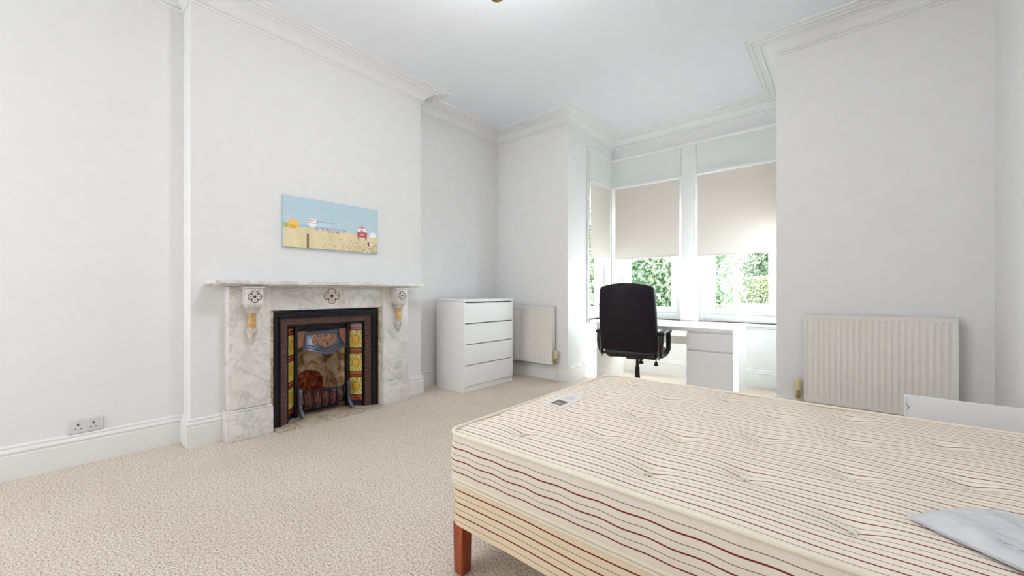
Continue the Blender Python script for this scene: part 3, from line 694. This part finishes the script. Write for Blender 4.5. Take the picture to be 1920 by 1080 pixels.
for s in (-1, 1):
    x = s*.297
    ar = MB().box(x-.034, x+.034, -.36, .075, .668, .700, .014, 3, (1, 6, 1), lambda a, b, c: (a, b, c+.010*math.sin((b+.36)/.43*PI))).build('armrest', 'leather', O, world=False, smooth=60)
    m = MB().tube([(x, -.33, .675), (x, -.34, .60), (x-s*.01, -.33, .50), (x-s*.01, -.28, .462), (x-s*.01, -.1, .452), (x-s*.01, .02, .46), (x, .055, .50), (x, .062, .60), (x, .045, .672)], .016, 10)
    m.v = [(p[0]+(p[0]-x)*.5, p[1], p[2]) for p in m.v]
    m.build('arm_frame', 'blackp', ar, world=False, smooth=60)
    MB().tube([(x-s*.02, -.355, .66), (x-s*.022, -.35, .47), (x-s*.022, -.30, .435)], .007, 8).build('side_strip', 'steel', O, world=False)
m = MB().box(-.085, .085, -.12, .10, .392, .422, .008).build('tilt_mechanism', 'blackp', O, world=False)
MB().tube([(.08, -.03, .402), (.21, -.06, .396)], .005, 8).lathe([(0, .332), (.020, .334), (.022, .346), (.014, .366), (.006, .385), (0, .392)], (.20, -.06, 0), 12).build('tilt_lever', 'blackp', m, world=False)
MB().lathe([(0, .35), (.026, .352), (.026, .37), (.014, .378), (.012, .394), (0, .394)], (.06, -.1, 0), 14).build('tension_knob', 'blackp', m, world=False)
MB().tube([(0, 0, .12), (0, 0, .40)], .0155, 16).build('gas_column', 'gunm', O, world=False)
MB().lathe([(0, .33), (.022, .33), (.024, .25), (.026, .25), (.03, .12), (0, .12)], (0, 0, -.03), 18).build('column_shroud', 'blackp', O, world=False)
base = MB().lathe([(0, .135), (.035, .135), (.045, .12), (.045, .08), (0, .078)], (0, 0, 0), 18)
for k in range(5):
    a = 2*PI*k/5+.30
    base.tube([(.03*math.cos(a), .03*math.sin(a), .105), (.15*math.cos(a), .15*math.sin(a), .10), (.30*math.cos(a), .30*math.sin(a), .078)], [.024, .02, .013], 8)
base = base.build('star_base', 'blackp', O, world=False, smooth=50)
for k in range(5):
    a = 2*PI*k/5+.30; cx, cy_ = .30*math.cos(a), .30*math.sin(a)
    tx_, ty_ = math.cos(a+1.2), math.sin(a+1.2)
    m = MB()
    for s in (-1, 1): m.tube([(cx+tx_*(s*.022), cy_+ty_*(s*.022), .026), (cx+tx_*(s*.006), cy_+ty_*(s*.006), .026)], .0255, 16)
    m.tube([(cx, cy_, .03), (cx, cy_, .078)], .007, 8); m.build('castor', 'blackp', base, world=False)

# ------------------------------------------------------------------ bed: divan base and mattress
BX0, BX1, BY0, BY1 = -1.166, .745, 1.006, 2.352
def rr(u, v, x0, x1, y0, y1, r):
    """unit square -> rounded rectangle"""
    x = x0+(x1-x0)*u; y = y0+(y1-y0)*v
    cx = max(x0+r, min(x1-r, x)); cy_ = max(y0+r, min(y1-r, y)); a, b = (x-cx)/r, (y-cy_)/r
    return (cx+r*a*math.sqrt(max(0, 1-b*b/2)), cy_+r*b*math.sqrt(max(0, 1-a*a/2)))
def ringpts(x0, x1, y0, y1, r, n=220):
    out = []
    per = [(u/ n, 0) for u in range(n)]+[(1, u/n) for u in range(n)]+[(1-u/n, 1) for u in range(n)]+[(0, 1-u/n) for u in range(n)]
    return [rr(u, v, x0, x1, y0, y1, r) for u, v in per]
RC = .055
tufts = []
for k in range(8):
    for j in range(5):
        ty_ = 1.185+.335*j+(.15 if k % 2 else 0)+random.uniform(-.012, .012)
        if ty_ < BY1-.07: tufts.append((-.942+.241*k+random.uniform(-.01, .01), ty_))
def topz(x, y):
    z = .542; e = min(x-BX0, BX1-x, y-BY0, BY1-y)
    z += .012*(1-math.exp(-e/.12))
    for tx_, ty_ in tufts:
        d2 = (x-tx_)**2+(y-ty_)**2
        if d2 < .09: z -= .020*math.exp(-d2/.0016)+.009*math.exp(-d2/.010)
    return z+.0025*math.sin(x*17+y*5)+.002*math.sin(y*23-x*6)
nx_, ny_ = 220, 160; V = []; UV = []
us = [i/nx_ for i in range(nx_+1)]; vs_ = [j/ny_ for j in range(ny_+1)]
idx = {}
for j in range(ny_+1):
    for i in range(nx_+1):
        x, y = rr(us[i], vs_[j], BX0, BX1, BY0, BY1, RC); idx[(i, j)] = len(V); z = topz(x, y)
        V.append((x, y, z)); UV.append((x, y-BY0+.010*math.sin(x*9+y*3)*0+ (z-.548)*.9))
F = [(idx[i, j], idx[i+1, j], idx[i+1, j+1], idx[i, j+1]) for j in range(ny_) for i in range(nx_)]
ring = [(i, 0) for i in range(nx_)]+[(nx_, j) for j in range(ny_)]+[(i, ny_) for i in range(nx_, 0, -1)]+[(0, j) for j in range(ny_, 0, -1)]
prev = [idx[r_] for r_ in ring]; nR = len(ring)
cen = ((BX0+BX1)/2, (BY0+BY1)/2)
lv = [0, .012, .03, .055, .08, .105, .13, .150, .162, .172]
for li, dz in enumerate(lv[1:]):
    cur = []
    for q_, (i, j) in enumerate(ring):
        x, y, z = V[idx[(i, j)]]
        a = Vector((x-max(BX0+RC, min(BX1-RC, x)), y-max(BY0+RC, min(BY1-RC, y)))); a = a.normalized() if a.length > 1e-6 else Vector((0, 0))
        s_ = dz/.172; bul = .012*math.sin(s_*PI)**.6 + .002*math.sin(s_*PI)*math.cos((x+y)*2*PI/.135)
        cur.append(len(V)); V.append((x+a.x*bul, y+a.y*bul, .542-dz)); UV.append((x+y, -dz+.0012*math.sin(s_*PI)*math.sin((x-y)*2*PI/.135)))
    for q_ in range(nR): F.append((prev[q_], prev[(q_+1) % nR], cur[(q_+1) % nR], cur[q_]))
    prev = cur
F.append(tuple(prev))
Mt = thing('mattress', 'red and cream striped tufted double mattress lying on the divan base', 'mattress', (cen[0], cen[1], .37))
m = MB(); m.v = V; m.f = F; m.uv = UV; m.build('ticking_cover', 'tick', Mt, smooth=70)
rp = ringpts(BX0-.004, BX1+.004, BY0-.004, BY1+.004, RC, 60)
MB().tube([(x, y, .543) for x, y in rp], .0075, 8, closed=True).build('top_piping', 'piping', Mt)
MB().tube([(x, y, .3755) for x, y in rp], .0075, 8, closed=True).build('bottom_piping', 'piping', Mt)
for x, y in tufts:
    z = topz(x, y); m = MB(); 
    for k in range(5):
        a = k*1.26+x*9; m.tube([(x, y, z), (x+.006*math.cos(a), y+.006*math.sin(a), z+.005), (x+.013*math.cos(a), y+.013*math.sin(a), z+.003)], [.004, .0045, .002], 5)
    m.build('tuft', 'tuft', Mt)
# sewn label: white patch with a printed dark block, draped on the ticking
lc = (-1.035, 1.625); la = math.radians(-2)
def patch(x0, x1, y0, y1, dz, name, mat, n=10):
    m = MB(); V = []
    for j in range(n+1):
        for i in range(n+1):
            a = x0+(x1-x0)*i/n; b = y0+(y1-y0)*j/n; x = lc[0]+a*math.cos(la)-b*math.sin(la); y = lc[1]+a*math.sin(la)+b*math.cos(la)
            V.append((x, y, topz(x, y)+dz))
    q_ = n+1; return m.add(V, [(j*q_+i, j*q_+i+1, (j+1)*q_+i+1, (j+1)*q_+i) for j in range(n) for i in range(n)]).build(name, mat, Mt)
patch(-.065, .045, -.095, .125, .0015, 'sewn_label', plain('label_cloth', (228, 228, 220), .7))
patch(-.035, .022, -.068, .000, .0025, 'label_print', plain('label_print_brown', (116, 100, 98), .6))
patch(-.027, .014, -.048, -.038, .0030, 'label_print', plain('label_print_pale', (206, 196, 190), .6))
patch(-.03, .02, .03, .085, .0025, 'label_print', plain('label_print_grey', (206, 208, 214), .6))
Bd = thing('divan_base', 'striped fabric divan base on varnished wooden legs under the mattress', 'bed base', (cen[0], cen[1], 0))
V = []; UV = []; F = []; rp = ringpts(BX0+.002, BX1-.002, BY0+.002, BY1-.002, .045, 70)
zs = [.195, .20, .23, .27, .31, .345, .358]; n = len(rp)
for z in zs:
    for (x, y) in rp: V.append((x, y, z)); UV.append((x+y, z-.195+.0365+.0025*math.sin((x-y)*11)))
for j in range(len(zs)-1):
    for k in range(n): F.append((j*n+k, j*n+(k+1) % n, (j+1)*n+(k+1) % n, (j+1)*n+k))
F.append(tuple(range(n))); F.append(tuple((len(zs)-1)*n+k for k in range(n)))
m = MB(); m.v = V; m.f = F; m.uv = UV; m.build('striped_box', 'tickbase', Bd, smooth=50)
MB().tube([(x, y, .360) for x, y in ringpts(BX0-.001, BX1+.001, BY0-.001, BY1+.001, .047, 60)], .0068, 8, closed=True).build('piping', 'piping', Bd)
for (x, y) in ((BX0+.038, BY0+.036), (BX1-.038, BY0+.036), (BX0+.038, BY1-.036), (BX1-.038, BY1-.036)):
    def tap(a, b, c, x=x, y=y): k = .92+.08*c/.19; return (x+(a-x)*k, y+(b-y)*k, c)
    MB().box(x-.026, x+.026, y-.026, y+.026, 0, .1955, .004, 2, 1, tap).build('leg', 'wood', Bd)

# ------------------------------------------------------------------ packet in clear polythene on the bed
Pk = thing('polythene_packet', 'crumpled clear polythene packet with grey contents lying on the striped mattress', 'packet', (.30, 1.25, .556))
poly = [(.108, 1.286), (.150, 1.345), (.198, 1.398), (.262, 1.448), (.30, 1.425), (.40, 1.365), (.52, 1.29), (.50, 1.16), (.44, 1.05), (.36, 1.09), (.262, 1.168), (.165, 1.235)]
def blob(poly, z0, z1, n, shrink, wob, name, mat):
    cx = sum(p[0] for p in poly)/len(poly); cy_ = sum(p[1] for p in poly)/len(poly)
    pp = []
    for i in range(len(poly)):
        a = poly[i]; b = poly[(i+1) % len(poly)]
        for k in range(6): pp.append((a[0]+(b[0]-a[0])*k/6, a[1]+(b[1]-a[1])*k/6))
    V = []; F = []; N = len(pp)
    for r_i in range(n+1):
        f = 1-r_i/n*.98
        for (x, y) in pp:
            qx, qy = cx+(x-cx)*f*shrink, cy_+(y-cy_)*f*shrink
            e = (1-f**5)*(z1-z0); w = wob*(math.sin(qx*70+qy*40)+math.sin(qx*31-qy*95)*.8+math.sin(qy*150+qx*20)*.4+1.1*abs(math.sin((qx*.61+qy*.79)*95+math.sin(qx*30))))*min(1, (1-f)*4+.1)
            V.append((qx, qy, max(z0+.0005, z0+e+w)))
    for r_i in range(n):
        for k in range(N): F.append((r_i*N+k, r_i*N+(k+1) % N, (r_i+1)*N+(k+1) % N, (r_i+1)*N+k))
    F.append(tuple(n*N+k for k in range(N)))
    k0 = len(V)
    for (x, y) in pp: V.append((cx+(x-cx)*shrink, cy_+(y-cy_)*shrink, z0))
    F.append(tuple(k0+k for k in range(N))); F += [(k, (k+1) % N, k0+(k+1) % N, k0+k) for k in range(N)]
    m = MB(); m.v = V; m.f = F; return m.build(name, mat, Pk, smooth=60)
blob(poly, .5585, .585, 14, 1.0, .0035, 'clear_bag', 'poly')
blob(poly, .5600, .576, 8, .93, .0006, 'folded_contents', plain('grey_packed_cloth', (232, 232, 234), .8, nscale=20, namt=.06))
m = MB(); m2 = MB()
for k in range(16):
    u = random.random(); x = .30+.16*u; y = 1.405-.09*u+random.uniform(-.012, .012); m.box(x-.010, x+.010, y-.0015, y+.0015, .5865, .5870)
for k in range(12):
    u = random.random(); x = .235+.10*u; y = 1.215-.07*u+random.uniform(-.008, .008); m2.box(x-.007, x+.007, y-.0012, y+.0012, .5865, .5870)
m.build('printed_marks', 'silver', Pk, kind='stuff'); m2.build('printed_marks', 'silver', Pk, kind='stuff')

# ------------------------------------------------------------------ white board between bed and far wall
Bb = thing('white_board', 'long white panel standing on edge between bed and radiator, dented end', 'board', (.50, 3.02, 0))
lean = lambda x, y, z: (x, y-.17*(.52-z), z)
MB().box(.253, .752, 3.01, 3.032, .004, .520, .0025, 2, 1, lean).build('panel', 'furn', Bb)
MB().box(.250, .2625, 3.0085, 3.0335, .02, .512, .0015, 2, 1, lean).build('edge_strip', 'upvc', Bb)
MB().tube([lean(.2535, 3.0075, .478), lean(.268, 3.0065, .465), lean(.262, 3.0075, .450)], .0014, 6).build('fixing', 'steel', Bb)

# ------------------------------------------------------------------ socket, nails
So = thing('plug_socket', 'double plug socket low on the wall left of the chimney breast', 'socket', (XA, .17, .19))
MB().box(XA, XA+.012, .093, .247, .196, .284, .004).build('face_plate', 'socket', So)
for yc in (.137, .203):
    m = MB().box(XA+.0118, XA+.0128, yc-.004, yc+.004, .242, .254)
    for s in (-1, 1): m.box(XA+.0118, XA+.0128, yc+s*.011-.004, yc+s*.011+.004, .221, .226)
    m.build('pin_holes', 'slot', So)
    MB().box(XA+.012, XA+.017, yc-.008, yc+.008, .262, .278, .002).build('rocker_switch', 'socket', So)
def nail(x, y, z, ax, label):
    d = (0, -1) if ax else (1, 0)
    MB().tube([(x, y, z), (x+d[0]*.012, y+d[1]*.012, z+.002)], .0022, 8).tube([(x+d[0]*.011, y+d[1]*.011, z+.002), (x+d[0]*.0135, y+d[1]*.0135, z+.002)], .005, 10).build('wall_nail', 'pipe', label=label, cat='nail')
nail(-.115, YF, 1.983, 1, 'small pale nail high on the pier above the wide radiator')
nail(XB, 1.885, 2.10, 0, 'tiny nail in the chimney breast above the beach picture')

# ------------------------------------------------------------------ pendant lamp (only its underside reaches the picture)
LX, LY = -1.365, 1.50
La = thing('pendant_lamp', 'brass-tipped pendant lamp hanging from the ceiling at the top edge', 'lamp', (LX, LY, 2.575))
MB().lathe([(0, H-.0005), (.055, H-.0005), (.055, H-.012), (.03, H-.03), (0, H-.032)], (LX, LY, 0), 24).build('ceiling_rose', 'brass', La)
MB().tube([(LX, LY, H-.03), (LX, LY, 2.92)], .004, 8).build('flex', 'pipe', La)
MB().lathe([(.0, 2.92), (.02, 2.92), (.022, 2.885), (.045, 2.875), (.047, 2.85), (0, 2.85)], (LX, LY, 0), 24).build('lamp_holder', 'brass', La)
MB().lathe([(.04, 2.86), (.16, 2.83), (.185, 2.79), (.178, 2.755), (.12, 2.71), (.05, 2.672), (0, 2.665)], (LX, LY, 0), 32).build('glass_bowl', 'bowl', La, smooth=70)
MB().lathe([(.012, 2.69), (.012, 2.635), (.02, 2.625), (.034, 2.614), (.040, 2.602), (.036, 2.594), (.014, 2.589), (0, 2.588)], (LX, LY, 0), 20).build('finial', 'brass', La)

# ------------------------------------------------------------------ outside
MB().box(-22, 14, 5.6, 44, -.5, -.3).build('ground', 'paving', kind='structure')
def leaves(n, pf, size, name, mat, parent):
    P_ = pf(n); N = len(P_); nr = rng.normal(size=(N, 3)); nr /= np.linalg.norm(nr, axis=1)[:, None]
    t1 = np.cross(nr, rng.normal(size=(N, 3))); t1 /= np.linalg.norm(t1, axis=1)[:, None]; t2 = np.cross(nr, t1)
    s = size*(.6+.8*rng.random(N))[:, None]
    V = np.stack([P_-t1*s*.9, P_+t2*s*.5, P_+t1*s, P_-t2*s*.5], 1).reshape(-1, 3)
    me = bpy.data.meshes.new(name); o0 = np.array(parent.location); V = V-o0
    me.vertices.add(4*N); me.vertices.foreach_set('co', V.ravel()); me.loops.add(4*N); me.loops.foreach_set('vertex_index', np.arange(4*N))
    me.polygons.add(N); me.polygons.foreach_set('loop_start', np.arange(N)*4); me.update(calc_edges=True); me.materials.append(M[mat])
    o = bpy.data.objects.new(name, me); C.objects.link(o); o.parent = parent; o['kind'] = 'stuff'; return o
def hedge(label, x0, x1, y0, y1, z0, z1, n, size, mat, bump, name='hedge', cat='hedge'):
    H_ = thing(name, label, cat, ((x0+x1)/2, (y0+y1)/2, z0))
    e = bump+.05
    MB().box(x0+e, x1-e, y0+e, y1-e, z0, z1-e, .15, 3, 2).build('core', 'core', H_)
    def pf(n):
        a = rng.random((n, 3)); P_ = np.array([x0, y0, z0])+a*np.array([x1-x0, y1-y0, z1-z0])
        w = rng.random(n)
        d = bump*(rng.random(n)**.7*1.2-.2)+.10*bump/.25*(np.sin(P_[:, 0]*3.1)+np.sin(P_[:, 2]*4.3+P_[:, 0]))
        f = w < .70; P_[f, 1] = y0+d[f]
        f = (w >= .70) & (w < .85); P_[f, 2] = z1-d[f]
        f = w >= .85; P_[f, 0] = x1-d[f]
        return P_
    leaves(n, pf, size, 'foliage', mat, H_); return H_
hedge('tall loose leafy hedge close outside the bay window behind the chair', -7.5, -1.70, 8.2, 9.4, -.3, 3.2, 26000, .055, 'ivy', .25)
hedge('clipped box hedge across the road seen through the right-hand window', -4.15, 4.5, 20, 21.3, -.3, 1.74, 22000, .065, 'boxleaf', .06)
def tree(label, x, y, zc, rx, rz, n, size):
    T_ = thing('tree', label, 'tree', (x, y, -.3), group='trees beyond the clipped hedge')
    MB().tube([(x, y, -.3), (x+.1, y, zc*.5), (x, y, zc)], [.18, .14, .06], 8).build('trunk', 'wood', T_)
    cl = [(x+rng.normal()*rx*.45, y+rng.normal()*rx*.35, zc+rng.normal()*rz*.45, rx*(.35+.3*rng.random())) for _ in range(14)]
    def pf(n):
        c = np.array(cl)[rng.integers(0, len(cl), n)]; d = rng.normal(size=(n, 3)); d /= np.linalg.norm(d, axis=1)[:, None]
        return c[:, :3]+d*(c[:, 3:4]*(.6+.4*rng.random((n, 1))))
    leaves(n, pf, size, 'foliage', 'treeleaf', T_)
tree('tree with loose pale foliage at the left end of the clipped hedge', -6.4, 26, 2.7, 1.7, 1.4, 15000, .13)
tree('broad pale green tree directly above the clipped hedge', -3.5, 29, 3.0, 2.0, 1.6, 20000, .13)
tree('pale tree behind the clipped hedge nearest the right-hand pier', 0.6, 26, 3.0, 1.5, 1.6, 12000, .10)
MB().box(-5.0, 4.5, 19.2, 19.4, -.3, .60, .02).build('garden_wall', 'wallstone', label='low grey stone wall at the foot of the clipped hedge', cat='wall')
MB().lathe([(0, -.3), (.10, -.3), (.10, .84), (.115, .85), (.115, .88), (.095, .93), (.05, .965), (0, .975)], (-3.468, 18.0, 0), 20).build('gate_post', 'render_w', label='short white round-topped post in front of the clipped hedge', cat='post')
